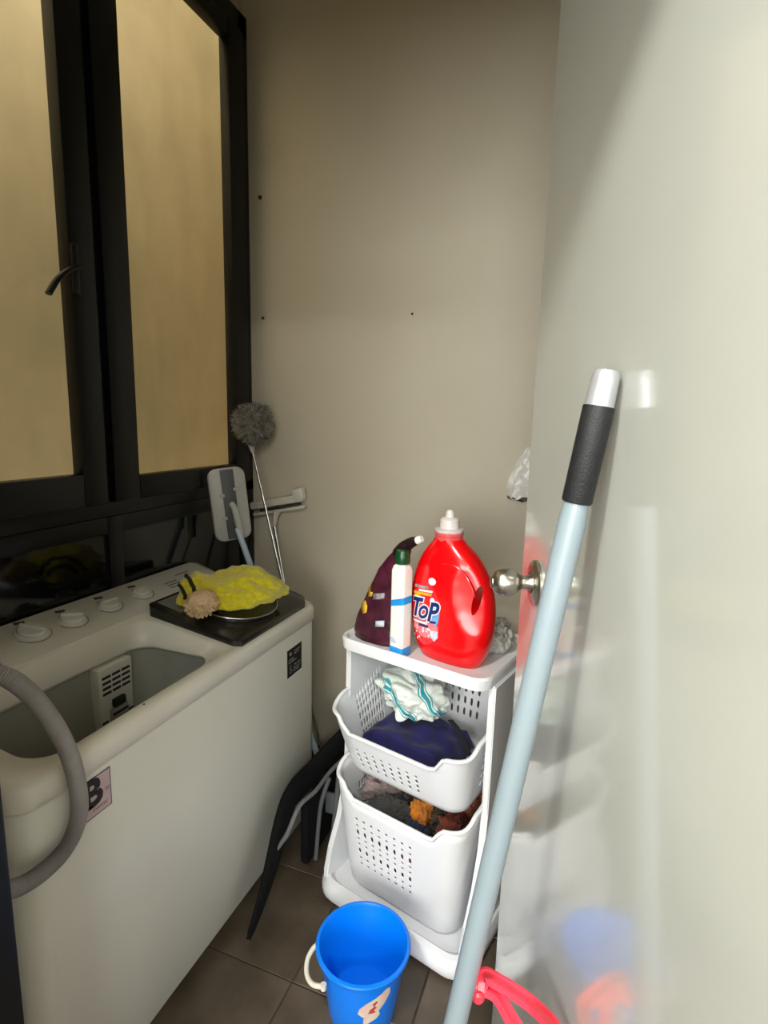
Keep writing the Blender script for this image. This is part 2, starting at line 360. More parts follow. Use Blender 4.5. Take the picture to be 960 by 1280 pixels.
# ---------------------------------------------------------------- washing machine
X0, X1, Y0, Y1 = -1.268, -.800, .528, 1.537
ws = thing('washing_machine', 'white twin tub washing machine standing under the window', 'washing machine', ((X0+X1)/2, (Y0+Y1)/2, 0))
def zd(x): return .757 + (.800-.757)*min(max((-.80-x)/.32, 0), 1.5)
bm = bmesh.new()
ins = lambda d, z, r=.05: z3(rrect(X0+d, X1-d, Y0+d, Y1-d, r, 7), z)
loft(bm, [ins(.006, .035), ins(.0, .045), ins(0, .70), ins(.004, .708)], True, False)
obj('cabinet', bm, 'washer', ws, world=True)
bm = bmesh.new()
for x, y in ((X0+.06, Y0+.06), (X1-.06, Y0+.06), (X0+.06, Y1-.06), (X1-.06, Y1-.06)):
    f = bmesh.new(); lathe(f, [(.02, 0), (.022, .01), (.018, .036)], 16, (x, y, 0)); obj('foot', f, 'rubber', ws, world=True)
bm.free()
# top cover with the wash opening
HX0, HX1, HY0, HY1 = -1.095, -.855, .610, 1.085
def deck(pts, dz=0): return [(p[0], p[1], zd(p[0])+dz) for p in pts]
n = 7
bm = bmesh.new()
L_ = [ins(.0, .708), ins(-.004, .712), [(p[0], p[1], zd(p[0])-.012) for p in rrect(X0-.004, X1+.004, Y0-.004, Y1+.004, .05, n)],
      [(p[0], p[1], zd(p[0])-.003) for p in rrect(X0, X1, Y0, Y1, .05, n)], deck(rrect(X0+.010, X1-.010, Y0+.010, Y1-.010, .045, n)),
      deck(rrect(HX0-.025, HX1+.028, HY0-.028, HY1+.035, .06, n)), deck(rrect(HX0-.020, HX1+.022, HY0-.022, HY1+.028, .06, n), -.004),
      [(p[0], p[1], .742) for p in rrect(HX0, HX1, HY0, HY1, .055, n)], [(p[0], p[1], .736) for p in rrect(HX0-.001, HX1+.001, HY0-.001, HY1+.001, .055, n)],
      [(p[0], p[1], .728) for p in rrect(HX0-.012, HX1+.012, HY0-.012, HY1+.012, .06, n)]]
loft(bm, L_, False, False)
obj('top_cover', bm, 'washp', ws, world=True, angle=50)
bm = bmesh.new()
loft(bm, [z3(rrect(HX0-.02, HX1+.015, HY0-.015, HY1+.03, .07, n), .735), z3(rrect(HX0-.005, HX1+.005, HY0, HY1+.015, .08, n), .55),
          z3(rrect(HX0+.01, HX1-.005, HY0+.02, HY1, .09, n), .33), z3(rrect(HX0+.04, HX1-.03, HY0+.05, HY1-.03, .07, n), .30)], False, True)
wt = obj('wash_tub', bm, 'tub', ws, world=True)
# lint filter housing on the rear wall of the tub
bm = B(HX0-.02, HX0+.014, .935, 1.040, .42, .728, .006)
lf = obj('lint_filter', bm, 'washp', ws, world=True)
bm = bmesh.new()
for r in range(4):
    for c in range(3): box(bm, HX0+.0135, HX0+.0155, .944+c*.030, .969+c*.030, .700-r*.014, .706-r*.014)
for r in range(7):
    for s in (.938, 1.018): box(bm, HX0+.0135, HX0+.0155, s, s+.017, .585-r*.012, .590-r*.012)
obj('slots', bm, 'slot', lf, world=True, smooth=False)['kind'] = 'stuff'
bm = B(HX0+.012, HX0+.024, .960, 1.012, .50, .615, .004)
obj('filter_latch', bm, 'tub', lf, world=True)
bm = B(HX0+.014, HX0+.026, .968, 1.004, .618, .640, .003); box(bm, HX0+.0235, HX0+.0255, .962, 1.010, .600, .606)
obj('latch_hook', bm, 'slot', lf, world=True)
# control panel at the back
def panel_z(x): return .806 + (.848-.806)*(-1.125-x)/.14
prof = [(-1.122, .796), (-1.125, .806), (-1.262, .847), (-1.272, .846), (-1.279, .838), (-1.279, .757), (-1.122, .757)]
bm = bmesh.new(); loops = []
for y, dx, dz in ((Y0-.002, .03, -.03), (Y0+.012, .006, -.006), (Y0+.035, 0, 0), (Y1-.045, 0, 0), (Y1-.018, .006, -.008), (Y1-.002, .03, -.035)):
    loops.append([(min(x+dx*(1 if x < -1.2 else 0), -1.12), y, max(z+dz, .757)) for x, z in prof])
loft(bm, loops); obj('control_panel', bm, 'washp', ws, world=True, angle=40)
nrm = Vector((.3, 0, 1)).normalized(); tilt = Matrix.Rotation(math.atan(.3), 4, 'Y')
def on_panel(x, y): return Vector((x, y, panel_z(x)))
for k, (x, y, r) in enumerate(((-1.208, .868, .030), (-1.202, .970, .027), (-1.204, 1.088, .025), (-1.204, 1.204, .024))):
    p = on_panel(x, y)
    d = bmesh.new(); lathe(d, [(r+.006, -.002), (r+.006, .003), (r+.002, .005), (r, .005), (r, .010), (r-.003, .013), (.0, .0135)], 36, p, tilt)
    dial = obj('dial', d, 'knobp', ws, world=True)
    g = B(-r*.95, r*.95, -.004, .004, .012, .020, .003)
    g.transform(Matrix.Translation(p) @ tilt @ Matrix.Rotation(.5+k*.5, 4, 'Z')); obj('dial_grip', g, 'knobp', dial, world=True)
    g = B(-.0048, .0048, -.012, .012, 0, .0012); g.transform(Matrix.Translation(p+Vector((-r-.016, .005, (r+.016)*.3+.0005))) @ tilt @ Matrix.Rotation(-.25, 4, 'Z'))
    obj('dial_mark', g, 'print', ws, world=True, smooth=False)
    g = bmesh.new(); R_ = r+.012
    tube(g, [Vector((R_*math.cos(a), R_*math.sin(a), .0005)) for a in [math.radians(-75+i*10) for i in range(16)]], .0008, 6)
    g.transform(Matrix.Translation(p) @ tilt); obj('dial_scale', g, 'print', ws, world=True)
    g = text_bm(('Wash Timer', 'Water Level', 'Drain', 'Spin Timer')[k], .010); g.transform(Matrix.Translation(p+Vector((r+.016, 0, -(r+.016)*.3+.0008))) @ tilt @ Matrix.Rotation(PI/2, 4, 'Z'))
    g.free()
bm = bmesh.new()
for i in range(3): 
    g = B(-.0018, .0018, -.026, .026, 0, .0008); g.transform(Matrix.Translation(on_panel(-1.178-.013*i, 1.325)+Vector((0, 0, .0006))) @ tilt)
    me = bpy.data.meshes.new('t'); g.to_mesh(me); g.free(); bm.from_mesh(me); bpy.data.meshes.remove(me)
g = B(-.0015, .0015, -.03, .03, 0, .0008); g.transform(Matrix.Translation(on_panel(-1.225, 1.40)+Vector((0, 0, .0006))) @ tilt)
me = bpy.data.meshes.new('t'); g.to_mesh(me); g.free(); bm.from_mesh(me); bpy.data.meshes.remove(me)
obj('printed_lines', bm, 'print', ws, world=True, smooth=False, label='dark printed lines right of the dials')['kind'] = 'stuff'
# spin tub lid
bm = bmesh.new()
def lidz(x): return .776 + (.832-.776)*(-.812-x)/.31
out_l = [(-.812, 1.140), (-.812, 1.475), (-.835, 1.514), (-.87, 1.524), (-1.10, 1.524), (-1.118, 1.512), (-1.118, 1.145), (-1.105, 1.135), (-.83, 1.128)]
loft(bm, [[(x, y, zd(x)-.002) for x, y in out_l], [(x, y, lidz(x)-.003) for x, y in out_l], [(x+(.003 if x < -.95 else -.003), y+(.003 if y < 1.3 else -.003), lidz(x)) for x, y in out_l]])
lid = obj('spin_lid', bm, 'lid', ws, world=True, label='black spin tub lid')
bm = bmesh.new(); q = [(-1.105, 1.160), (-1.02, 1.158), (-1.02, 1.245), (-1.105, 1.260)]
loft(bm, [[(x, y, lidz(x)-.001) for x, y in q], [(x, y, lidz(x)+.001) for x, y in q]])
obj('lid_window', bm, 'lidw', lid, world=True, smooth=False)
# stickers on the front panel
def fsticker(y0, y1, z0, z1, m, name, t=.0008, x=X1): return obj(name, B(x, x+t, y0, y1, z0, z1), m, ws, world=True, smooth=False)
s = fsticker(.622, .703, .620, .697, 'navy', 'energy_label'); s['label'] = 'pinkish square label with a large letter B'
obj('label_face', B(X1+.0008, X1+.0011, .624, .701, .622, .695), mat('label_pink', hexc(196, 172, 166), .5, noise_=(30, hexc(182, 160, 170), .3, .7)), s, world=True, smooth=False)
def ftext(txt, size, y, z, m, par, name, sx=1, x=X1+.0016, **k):
    g = text_bm(txt, size, **k); g.transform(Matrix.Translation((x, y, z)) @ Matrix.Rotation(PI/2, 4, 'Z') @ Matrix.Rotation(PI/2, 4, 'X') @ Matrix.Diagonal((sx, 1, 1, 1)))
    return obj(name, g, m, par, world=True, smooth=False)
ftext('B', .074, .662, .665, 'slot', s, 'letter', offset=.003)
ftext('=', .020, .694, .658, 'print', s, 'print_mark'); ftext('VWVW', .010, .676, .633, 'print', s, 'small_print')
s = fsticker(1.345, 1.430, .578, .665, mat('black_sticker', hexc(14, 14, 15), .4, noise_=(30, hexc(20, 20, 21), .3, .7)), 'spec_sticker'); s['label'] = 'black square sticker with white print'
bm = bmesh.new()
for y, wd, z in ((1.385, .036, .650), (1.385, .030, .642), (1.352, .030, .630), (1.352, .045, .622), (1.386, .036, .606), (1.380, .040, .596), (1.380, .034, .588)):
    box(bm, X1+.0008, X1+.0012, y, y+wd, z, z+.003)
obj('print_bars', bm, 'greyprint', s, world=True, smooth=False)['kind'] = 'stuff'
ftext('5', .034, 1.362, .600, 'greyprint', s, 'numeral'); 
bm = bmesh.new(); lathe(bm, [(.006, 0), (.006, .0006), (.0, .0006)], 16, (X1+.0008, 1.363, .650), Matrix.Rotation(PI/2, 4, 'Y')); obj('round_mark', bm, 'greyprint', s, world=True)
# small mould dot on the front rim
bm = bmesh.new(); lathe(bm, [(.0025, 0), (.0025, .001), (0, .001)], 12, (-.822, .815, zd(-.822)-.0005)); obj('rim_plug', bm, 'print', ws, world=True)

# drain hose looping in front of the washer
hp = catmull([(-1.02, .33+.10, .93), (-.93, .455, .985), (-.84, .485, .99), (-.785, .515, .965), (-.775, .545, .925), (-.772, .575, .865), (-.772, .600, .795), (-.774, .614, .720), (-.774, .612, .668), (-.774, .590, .632), (-.775, .555, .618), (-.775, .51, .622), (-.782, .46, .64), (-.83, .42, .60), (-.90, .40, .45), (-1.0, .42, .2), (-1.05, .44, .02)], 34)
rr = [.0135+(.0009 if i % 2 else -.0009) for i in range(len(hp))]
tag(obj('drain_hose', T(hp, rr, 14), 'hose'), 'ribbed grey drain hose looping over the washing machine corner', 'hose')

# ---------------------------------------------------------------- things lying on the washer lid
TL = Matrix.Rotation(math.atan(.18), 4, 'Y')
p = Vector((-.948, 1.298, lidz(-.945)))
t = thing('metal_dish', 'round shallow metal dish under the yellow cloth', 'dish', p, (0, math.atan(.18), 0))
obj('bowl', lathe(bmesh.new(), [(.0, .0), (.095, .0), (.107, .006), (.118, .016), (.121, .018), (.122, .0165), (.112, .003), (.098, -.001+.0012), (.0, .0012)][::1], 56), 'chrome', t, recalc=True)
obj('rolled_rim', T([Vector((.1215*math.cos(2*PI*i/56), .1215*math.sin(2*PI*i/56), .0175)) for i in range(56)], .002, 8, closed=True), 'chrome', t)
yc = thing('yellow_cloth', 'crumpled yellow microfibre cloth with black edging on the metal dish', 'cloth', (-.98, 1.30, .835))
bm = bmesh.new(); bmesh.ops.create_icosphere(bm, subdivisions=6, radius=1)
ax = Vector((.262, .235, 0)); L0 = ax.length; ax.normalize(); ay = Vector((-ax.y, ax.x, 0))
def ycloth(d):
    n1 = noise.fractal(d*1.9+Vector((3, 8, 1)), 1, 2, 3); n2 = abs(noise.noise(d*3.4+Vector((9, 1, 4))))
    s = d.x
    f = 1+.16*n1-.08*(1-n2*2.2)
    hgt = .072-.016*s+.012*math.sin(s*5); wid = .112-.010*s+.01*math.sin(s*4+1)
    return ax*(s*.155*(1+.1*n1)) + ay*(d.y*wid*f) + Vector((0, 0, max(d.z*hgt*f, -.010-.006*n2)))
for v in bm.verts: v.co = Vector((-.945, 1.300, .838))+ycloth(v.co.normalized())
obj('cloth', bm, 'yellow', yc, world=True, angle=180)
def arc(s, off=0):
    pts = []
    for i in range(25):
        a = math.radians(8+i*160/24); r = math.sqrt(1-s*s)
        d = Vector((s+.06*math.sin(a*2), -math.cos(a)*r, math.sin(a)*r)).normalized(); pts.append(Vector((-.945, 1.300, .840))+ycloth(d)*1.015)
    return pts
obj('edging', T(arc(-.80), .0055, 8), 'blackt', yc, world=True); obj('edging', T(arc(-.93), .005, 8), 'blackt', yc, world=True)
pb = thing('scrub_ball', 'peach coloured fluffy scrub pad in front of the yellow cloth', 'scrub pad', (-.938, 1.145, .835))
bm = bmesh.new(); bmesh.ops.create_icosphere(bm, subdivisions=5, radius=1)
for v in bm.verts:
    d = v.co.normalized(); v.co = Vector((-.940, 1.148, .858))+Vector((d.x*.036, d.y*.046, d.z*.034))*(1+.06*noise.noise(d*4)+.05*noise.noise(d*11))
obj('pad', bm, 'peach', pb, world=True, angle=180)
bm = bmesh.new(); random.seed(3)
for i in range(110):
    a = random.uniform(0, 2*PI); zz = random.uniform(-.9, .1); d = Vector((math.cos(a)*math.sqrt(1-zz*zz), math.sin(a)*math.sqrt(1-zz*zz), zz))
    c = Vector((-.940, 1.148, .858))+Vector((d.x*.035, d.y*.045, d.z*.033)); e_ = c+d*.010; e_.z = max(e_.z, lidz(e_.x)+.002)
    tube(bm, [c, (c+e_)/2, e_], [.0042, .0035, .001], 5)
obj('fringe', bm, 'peach', pb, world=True)['kind'] = 'stuff'

# ---------------------------------------------------------------- tools standing behind the washer
# flat mop
ang = math.radians(22)
fm = thing('flat_mop', 'flat mop with white and grey rectangular head and pale blue handle behind the washer', 'mop', (-.93, 1.74, 0))
hm = Matrix.Translation((-1.196, 1.625, 1.035)) @ Matrix.Rotation(math.radians(47), 4, 'Z') @ Matrix.Rotation(math.radians(-6), 4, 'Y') @ Matrix.Rotation(PI/2, 4, 'X')
bm = bmesh.new(); wx, hz = .062, .128
loft(bm, [z3(rrect(-wx, wx, -hz, hz, .03, 6), -.014), z3(rrect(-wx-.003, wx+.003, -hz-.003, hz+.003, .032, 6), -.004), z3(rrect(-wx, wx, -hz, hz, .03, 6), .004), z3(rrect(-wx+.006, wx-.006, -hz+.006, hz-.006, .026, 6), .007)])
bm.transform(hm); mh = obj('mop_plate', bm, 'mopw', fm, world=True)
bm = B(-.022, .024, -hz+.004, hz-.002, .005, .010, .002); bm.transform(hm); obj('grey_strip', bm, 'mopg', mh, world=True)
for z in (-.052, .03):
    for x0 in (-.032, .016):
        bm = B(x0, x0+.016, z+(.018 if x0 > 0 else 0), z+.012+(.018 if x0 > 0 else 0), .006, .013, .002); bm.transform(hm); obj('clip', bm, 'mopw', mh, world=True)
bm = T([hm @ Vector((.004, .004, .012)), hm @ Vector((.010, -.012, .030)), Vector((-1.150, 1.622, .93))], [.010, .012, .012], 12)
obj('joint', bm, 'mopw', fm, world=True)
h0 = Vector((-1.160, 1.615, .955)); h1 = Vector((-1.094, 1.612, .797)); dirv = (h1-h0).normalized()
hend = h0+dirv*((.004-h0.z)/dirv.z)
obj('handle', T([h0, hend], .0105, 14), 'moph', fm, world=True)
# window squeegee
sq = thing('window_squeegee', 'cream window squeegee with washer pad leaning on the back wall', 'squeegee', (-.93, 1.80, 0))
a0, a1 = Vector((-1.258, 1.862, .985)), Vector((-1.068, 1.862, 1.027))
ux = (a1-a0).normalized(); uz = Vector((-ux.z, 0, ux.x))
def bar(name, s0, s1, t0, t1, y0, y1, m, bev=.005):
    bm = B(s0, s1, -y1, -y0, t0, t1, bev); Mx = Matrix((ux, Vector((0, 1, 0)), uz)).transposed().to_4x4(); Mx.translation = a0+Vector((0, .0, 0)); bm.transform(Mx)
    return obj(name, bm, m, sq, world=True)
bar('washer_pad', -.008, .235, -.008, .024, -.016, .016, 'cream', .008)
bar('end_cap', .195, .242, -.002, .048, -.018, .020, 'washp', .009)
bar('rubber_blade', .04, .215, -.020, -.010, -.006, .020, 'rubber', .001)
bar('blade_holder', .0, .235, -.034, -.020, -.012, .016, 'cream', .005)
bm = T([Vector((-1.145, 1.852, .980)), Vector((-1.148, 1.849, .962)), Vector((-1.152, 1.844, .922))], [.020, .012, .009], 12, flat=.8); obj('socket', bm, 'cream', sq, world=True)
s0 = Vector((-1.152, 1.844, .932)); s1 = Vector((-1.104, 1.825, .746)); dv = (s1-s0).normalized(); s2 = s0+dv*((.004-s0.z)/dv.z)
obj('handle', T([s0, s2], .0065, 12), 'chrome', sq, world=True)
# duster
du = thing('duster', 'fluffy grey ball duster on a thin steel pole in the corner', 'duster', (-.9, 1.72, 0))
d0 = Vector((-1.212, 1.785, 1.238)); d1 = Vector((-1.055, 1.735, .762)); dv = (d1-d0).normalized(); d2 = d0+dv*((.004-d0.z)/dv.z)
obj('pole', T([d0, d2], .0048, 12), 'chrome', du, world=True)
obj('ferrule', T([d0-dv*.035, d0-dv*.01, d0+dv*.012, d0+dv*.03], [.011, .0125, .010, .006], 14), 'mopw', du, world=True)
bm = bmesh.new(); cc = Vector((-1.190, 1.768, 1.318)); random.seed(11)
bmesh.ops.create_icosphere(bm, subdivisions=3, radius=.060)
for v in bm.verts: v.co = v.co*(1+.1*noise.noise(v.co*60))+cc
for i in range(2600):
    zz = random.uniform(-1, 1); a = random.uniform(0, 2*PI); d = Vector((math.cos(a)*math.sqrt(1-zz*zz), math.sin(a)*math.sqrt(1-zz*zz), zz))
    clump = noise.noise(d*3.2)
    l = .072+.014*clump+random.uniform(0, .012); side = d.orthogonal().normalized(); side.rotate(Matrix.Rotation(random.uniform(0, 6.28), 3, d))
    p0 = cc+d*.052; p1 = cc+d*(l*.9)+side*.006; p2 = cc+d*l+side*.016; wv_ = d.cross(side)*.0018
    p0, p1, p2 = [Vector((max(q.x, -1.27), min(q.y, 1.885), q.z)) for q in (p0, p1, p2)]
    vs = [bm.verts.new(q) for q in (p0-wv_, p0+wv_, p1+wv_, p1-wv_, p2)]
    bm.faces.new(vs[:4]); bm.faces.new((vs[3], vs[2], vs[4]))
obj('fibre_head', bm, 'duster', du, world=True, recalc=False)['kind'] = 'stuff'

# ---------------------------------------------------------------- folded chair in the gap beside the washer
fc = thing('folded_chair', 'folded black fabric chair with grey tubes wedged between washer and trolley', 'chair', (-.72, 1.15, 0))
pth = catmull([(-.735, 1.035, .012), (-.735, 1.10, .075), (-.738, 1.155, .135), (-.742, 1.215, .215), (-.742, 1.265, .262), (-.735, 1.36, .268), (-.70, 1.46, .31), (-.655, 1.54, .37)], 8)
bm = bmesh.new()
prf = [.014, .026, .036, .044, .044, .046, .048, .045]
rad = [prf[min(int(i/8), 7)]*(1-(i/8) % 1)+prf[min(int(i/8)+1, 7)]*((i/8) % 1) for i in range(len(pth))]
rad = [min(r, q.z-.0) if q.z > .02 else .012 for r, q in zip(rad, pth)]
tube(bm, pth, rad, 16, flat=.38, up=(1, 0, 0))
obj('fabric_seat', bm, 'blackc', fc, world=True)
obj('fabric_back', B(-.735, -.705, 1.30, 1.60, .012, .22, .012), 'blackc', fc, world=True)
for pts, r in ((((-.640, 1.47, .31), (-.668, 1.38, .293), (-.680, 1.30, .275), (-.700, 1.239, .262), (-.712, 1.190, .206), (-.735, 1.165, .165)), .0065),
               (((-.685, 1.40, .25), (-.700, 1.37, .165), (-.70, 1.34, .008)), .007), (((-.665, 1.43, .26), (-.66, 1.39, .12), (-.66, 1.36, .008)), .009)):
    obj('frame_tube', T(catmull(pts, 6), r, 10), 'rack', fc, world=True)
obj('bracket', B(-.70, -.668, 1.40, 1.412, .125, .195, .004), 'mopg', fc, world=True)

# ---------------------------------------------------------------- laundry trolley
TA = math.radians(-14.4); TO = (-.612, 1.293, 0)
tr = thing('laundry_trolley', 'white plastic laundry trolley with top tray and two perforated baskets', 'trolley', TO, (0, 0, TA))
TM = ROOT[tr.name]
TW = .436; TD = .32
bm = bmesh.new()
loft(bm, [z3(rrect(.012, TW-.012, .012, TD-.012, .03), .728), z3(rrect(.0, TW, 0, TD, .04), .734), z3(rrect(-.003, TW+.003, -.003, TD+.003, .042), .760), z3(rrect(0, TW, 0, TD, .04), .766),
          z3(rrect(.008, TW-.008, .008, TD-.008, .036), .765), z3(rrect(.014, TW-.014, .014, TD-.014, .03), .751), z3(rrect(.03, TW-.03, .03, TD-.03, .02), .750)])
obj('tray', bm, 'white', tr)
# side frames
def side_frame(name, ua, ub, flip):
    pr = [(.045, .735), (.045, .40), (.035, .30), (.01, .21), (-.025, .135), (-.045, .075), (-.045, .02), (TD, .02), (TD, .735)]
    bm = bmesh.new()
    a = [Vector((ua+(-.010 if flip else .010)*0, v, z)) for v, z in pr]; b = [Vector((ub, v, z)) for v, z in pr]
    loft(bm, [a, b]); bmesh.ops.bevel(bm, geom=[e for e in bm.edges], offset=.003, segments=2, affect='EDGES')
    return obj('side_frame', bm, 'white', tr)
side_frame('side_frame', -.006, .010, True); side_frame('side_frame', TW-.010, TW+.008, False)
bm = bmesh.new()
loft(bm, [z3(rrect(-.018, TW+.018, -.065, TD, .06), .010), z3(rrect(-.024, TW+.022, -.070, TD+.005, .065), .018), z3(rrect(-.024, TW+.022, -.070, TD+.005, .065), .040),
          z3(rrect(-.016, TW+.014, -.060, TD, .06), .056), z3(rrect(-.006, TW+.004, -.046, TD-.012, .05), .060), z3(rrect(.0, TW-.01, -.032, TD-.02, .05), .046)])
obj('base', bm, 'white', tr)
for x, y in ((.02, -.02), (TW-.03, -.02), (.02, TD-.04), (TW-.03, TD-.04)):
    obj('foot', lathe(bmesh.new(), [(.014, 0), (.016, .004), (.015, .012)], 14, (x, y, 0)), 'rubber', tr)
for z in (.62, .30):
    obj('cross_bar', B(.01, TW-.01, TD-.014, TD-.004, z, z+.03, .003), 'white', tr)

def smooth01(t): t = min(max(t, 0), 1); return t*t*(3-2*t)
def basket(top, bot, zb, zrim, r, rows, fcols, bcols, scols, frows, brows, srows, label):
    # rows : list of (t_centre, half_t); *cols : lists of straight-side params ; *rows : indices of rows pierced per side
    hw = {}
    def sidepts(rect, rr):
        x0, x1, y0, y1 = rect
        return {'f': ((x0+rr, y0), (x1-rr, y0)), 'r': ((x1, y0+rr), (x1, y1-rr)), 'b': ((x1-rr, y1), (x0+rr, y1)), 'l': ((x0, y1-rr), (x0, y0+rr))}
    def corner(rect, rr, k, a):
        x0, x1, y0, y1 = rect
        cx, cy, a0 = ((x1-rr, y0+rr, -90), (x1-rr, y1-rr, 0), (x0+rr, y1-rr, 90), (x0+rr, y0+rr, 180))[k]
        t = math.radians(a0+90*a); return Vector((cx+rr*math.cos(t), cy+rr*math.sin(t), 0))
    per = []  # (top, bottom, tag)
    for k, sd in enumerate('frbl'):
        cols = {'f': fcols, 'b': bcols, 'r': scols, 'l': scols}[sd]
        (ta, tb), (ba, bb) = sidepts(top, r)[sd], sidepts(bot, r*.8)[sd]
        ln = math.hypot(tb[0]-ta[0], tb[1]-ta[1]); h = .0054/ln
        ps = {0.0: None, 1.0: None}
        for c in cols: ps[c-h] = 'a'; ps[c] = 'c'; ps[c+h] = 'z'
        if not cols:
            for i in range(1, 8): ps[i/8] = None
        keys = sorted(ps)
        ex = []
        for q0, q1 in zip(keys, keys[1:]):
            if q1-q0 > .12:
                for i in range(1, int((q1-q0)/.06)+1): ex.append(q0+(q1-q0)*i/(int((q1-q0)/.06)+1))
        for x_ in ex: ps[x_] = None
        for p_ in sorted(ps):
            per.append((Vector((ta[0]+(tb[0]-ta[0])*p_, ta[1]+(tb[1]-ta[1])*p_, 0)), Vector((ba[0]+(bb[0]-ba[0])*p_, ba[1]+(bb[1]-ba[1])*p_, 0)), (sd, ps[p_])))
        for i in range(1, 8): per.append((corner(top, r, k, i/8), corner(bot, r*.8, k, i/8), ('k', None)))
    ts = {0.0: None, .02: None, 1.0: None}
    for i, (t, h) in enumerate(rows): ts[t-h] = None; ts[t] = i; ts[t+h] = None
    tk = sorted(ts); n = len(per)
    bm = bmesh.new()
    def pos(i, t):
        tp, bt, _ = per[i]; z1 = zrim(tp.x, tp.y); s = t**.85
        p = bt.lerp(tp, s); p.z = zb+(z1-zb)*t
        if t < .02: p = p.lerp(Vector(((bot[0]+bot[1])/2, (bot[2]+bot[3])/2, p.z)), .03)
        return p
    V = [[bm.verts.new(pos(i, t)) for i in range(n)] for t in tk]
    done = set()
    for j, t in enumerate(tk):
        if ts[t] is None: continue
        for i in range(n):
            sd, tg = per[i][2]
            if tg != 'c' or ts[t] not in {'f': frows, 'b': brows, 'r': srows, 'l': srows}[sd]: continue
            i0, i1 = i-1, i+1
            ring = [V[j-1][i0], V[j-1][i], V[j-1][i1], V[j][i1], V[j+1][i1], V[j+1][i], V[j+1][i0], V[j][i0]]
            c = V[j][i]; hole = []
            for k, v in enumerate(ring):
                f = .60 if k % 2 == 0 else .80
                hole.append(bm.verts.new(c.co.lerp(v.co, f)))
            for k in range(8): bm.faces.new((ring[k], ring[(k+1) % 8], hole[(k+1) % 8], hole[k]))
            done |= {(j-1, i0), (j-1, i), (j, i0), (j, i)}
            bm.verts.remove(c) if not c.link_faces else None
    for j in range(len(tk)-1):
        for i in range(n):
            if (j, i) in done: continue
            a = (V[j][i], V[j][(i+1) % n], V[j+1][(i+1) % n], V[j+1][i])
            bm.faces.new(a)
    bm.faces.new(V[0][::-1])
    o = obj('basket', bm, 'white', tr, label=label, angle=50)
    so = o.modifiers.new('s', 'SOLIDIFY'); so.thickness = .0022; so.offset = 0
    rim = [pos(i, 1.0) for i in range(n)]
    rim = [q for i, q in enumerate(rim) if (q-rim[i-1]).length > .002]
    obj('rim', T(rim, .0058, 10, closed=True, flat=.8, up=(0, 0, 1)), 'white', o)
    return o
def zr1(x, y):
    zf = .572-.040*smooth01((x-.045)/.035)*smooth01((.372-x)/.035) if y < .06 else .572
    return zf+.022*smooth01((y-(-.03))/.06)+.075*smooth01((y-.04)/.20)
def zr2(x, y):
    zf = .385-.038*smooth01((x-.06)/.035)*smooth01((.375-x)/.035) if y < .06 else .385
    return zf+.02*smooth01((y-(-.03))/.06)+.07*smooth01((y-.04)/.20)
cols9 = [.10+.092*i for i in range(8)]
b1 = basket((.004, TW-.014, -.052, .296), (.045, TW-.045, .0, .275), .398, zr1, .058,
            [(.14, .04), (.26, .055), (.39, .055), (.52, .055), (.64, .04), (.73, .04), (.82, .04), (.91, .03)], cols9, [.22+.075*i for i in range(9)], [.25+.06*i for i in range(9)],
            {1, 2, 3, 4}, {2, 3, 4, 5, 6}, {1, 2, 3, 4, 5, 6, 7}, 'upper perforated basket')
b2 = basket((.018, TW-.014, -.050, .296), (.050, TW-.05, -.012, .27), .058, zr2, .06,
            [(.22, .016), (.30, .016), (.37, .016), (.45, .032), (.525, .014), (.585, .014), (.655, .036), (.73, .014), (.80, .016), (.88, .02)], [.10+.088*i for i in range(8)], [.22+.075*i for i in range(9)], [.25+.06*i for i in range(9)],
            {1, 2, 3, 4, 5, 6, 7, 8}, {3, 6, 9}, {3, 6, 8, 9}, 'lower perforated basket')

def tl(u, v, z): return TM @ Vector((u, v, z))
HEAP = []
def heap_keep(p, i):
    ci, si = HEAP[i]
    for j, (cj, sj) in enumerate(HEAP):
        if j == i: continue
        d = cj-ci; L_ = d.length; d = d/L_
        ei = 1/math.sqrt(sum((d[k]/si[k])**2 for k in range(3))); ej = 1/math.sqrt(sum((d[k]/sj[k])**2 for k in range(3)))
        t = L_*ei/(ei+ej)+ (.007 if i < j else -.007)*noise.noise((ci+cj)*3+p*22)
        q = (p-ci).dot(d)
        if q > t-.001: p = p-d*(q-t+.001)
    return p
def laundry(name, label, cat, m, u, v, z, size, seed, amp=.35, freq=1.8, rot=0, sub=5, group=None, box_=None, heap=None, fine=.22):
    bm = lump((0, 0, 0), size, seed, amp, freq, sub, fine=fine)
    if heap is not None:
        for q in bm.verts:
            p = heap_keep(q.co+Vector((u, v, z)), heap); q.co = p-Vector((u, v, z))
    if box_:
        for q in bm.verts:
            q.co.x = min(max(q.co.x, box_[0]-u), box_[1]-u); q.co.y = min(max(q.co.y, box_[2]-v), box_[3]-v); q.co.z = max(q.co.z, box_[4]-z)
    o = obj(name, bm, m, angle=180); o.location = tl(u, v, z); o.rotation_euler = (0, 0, TA+rot); return tag(o, label, cat, group)
ub = (.055, TW-.055, .012, .262, .398)
# upper basket contents
laundry('towel', 'crumpled white towel with teal stripes in the upper basket', 'towel', 'towel', .153, .150, .583, (.115, .095, .075), 4, .30, 1.05, sub=6, box_=(.05, .33, .03, .25, .535), fine=.08)
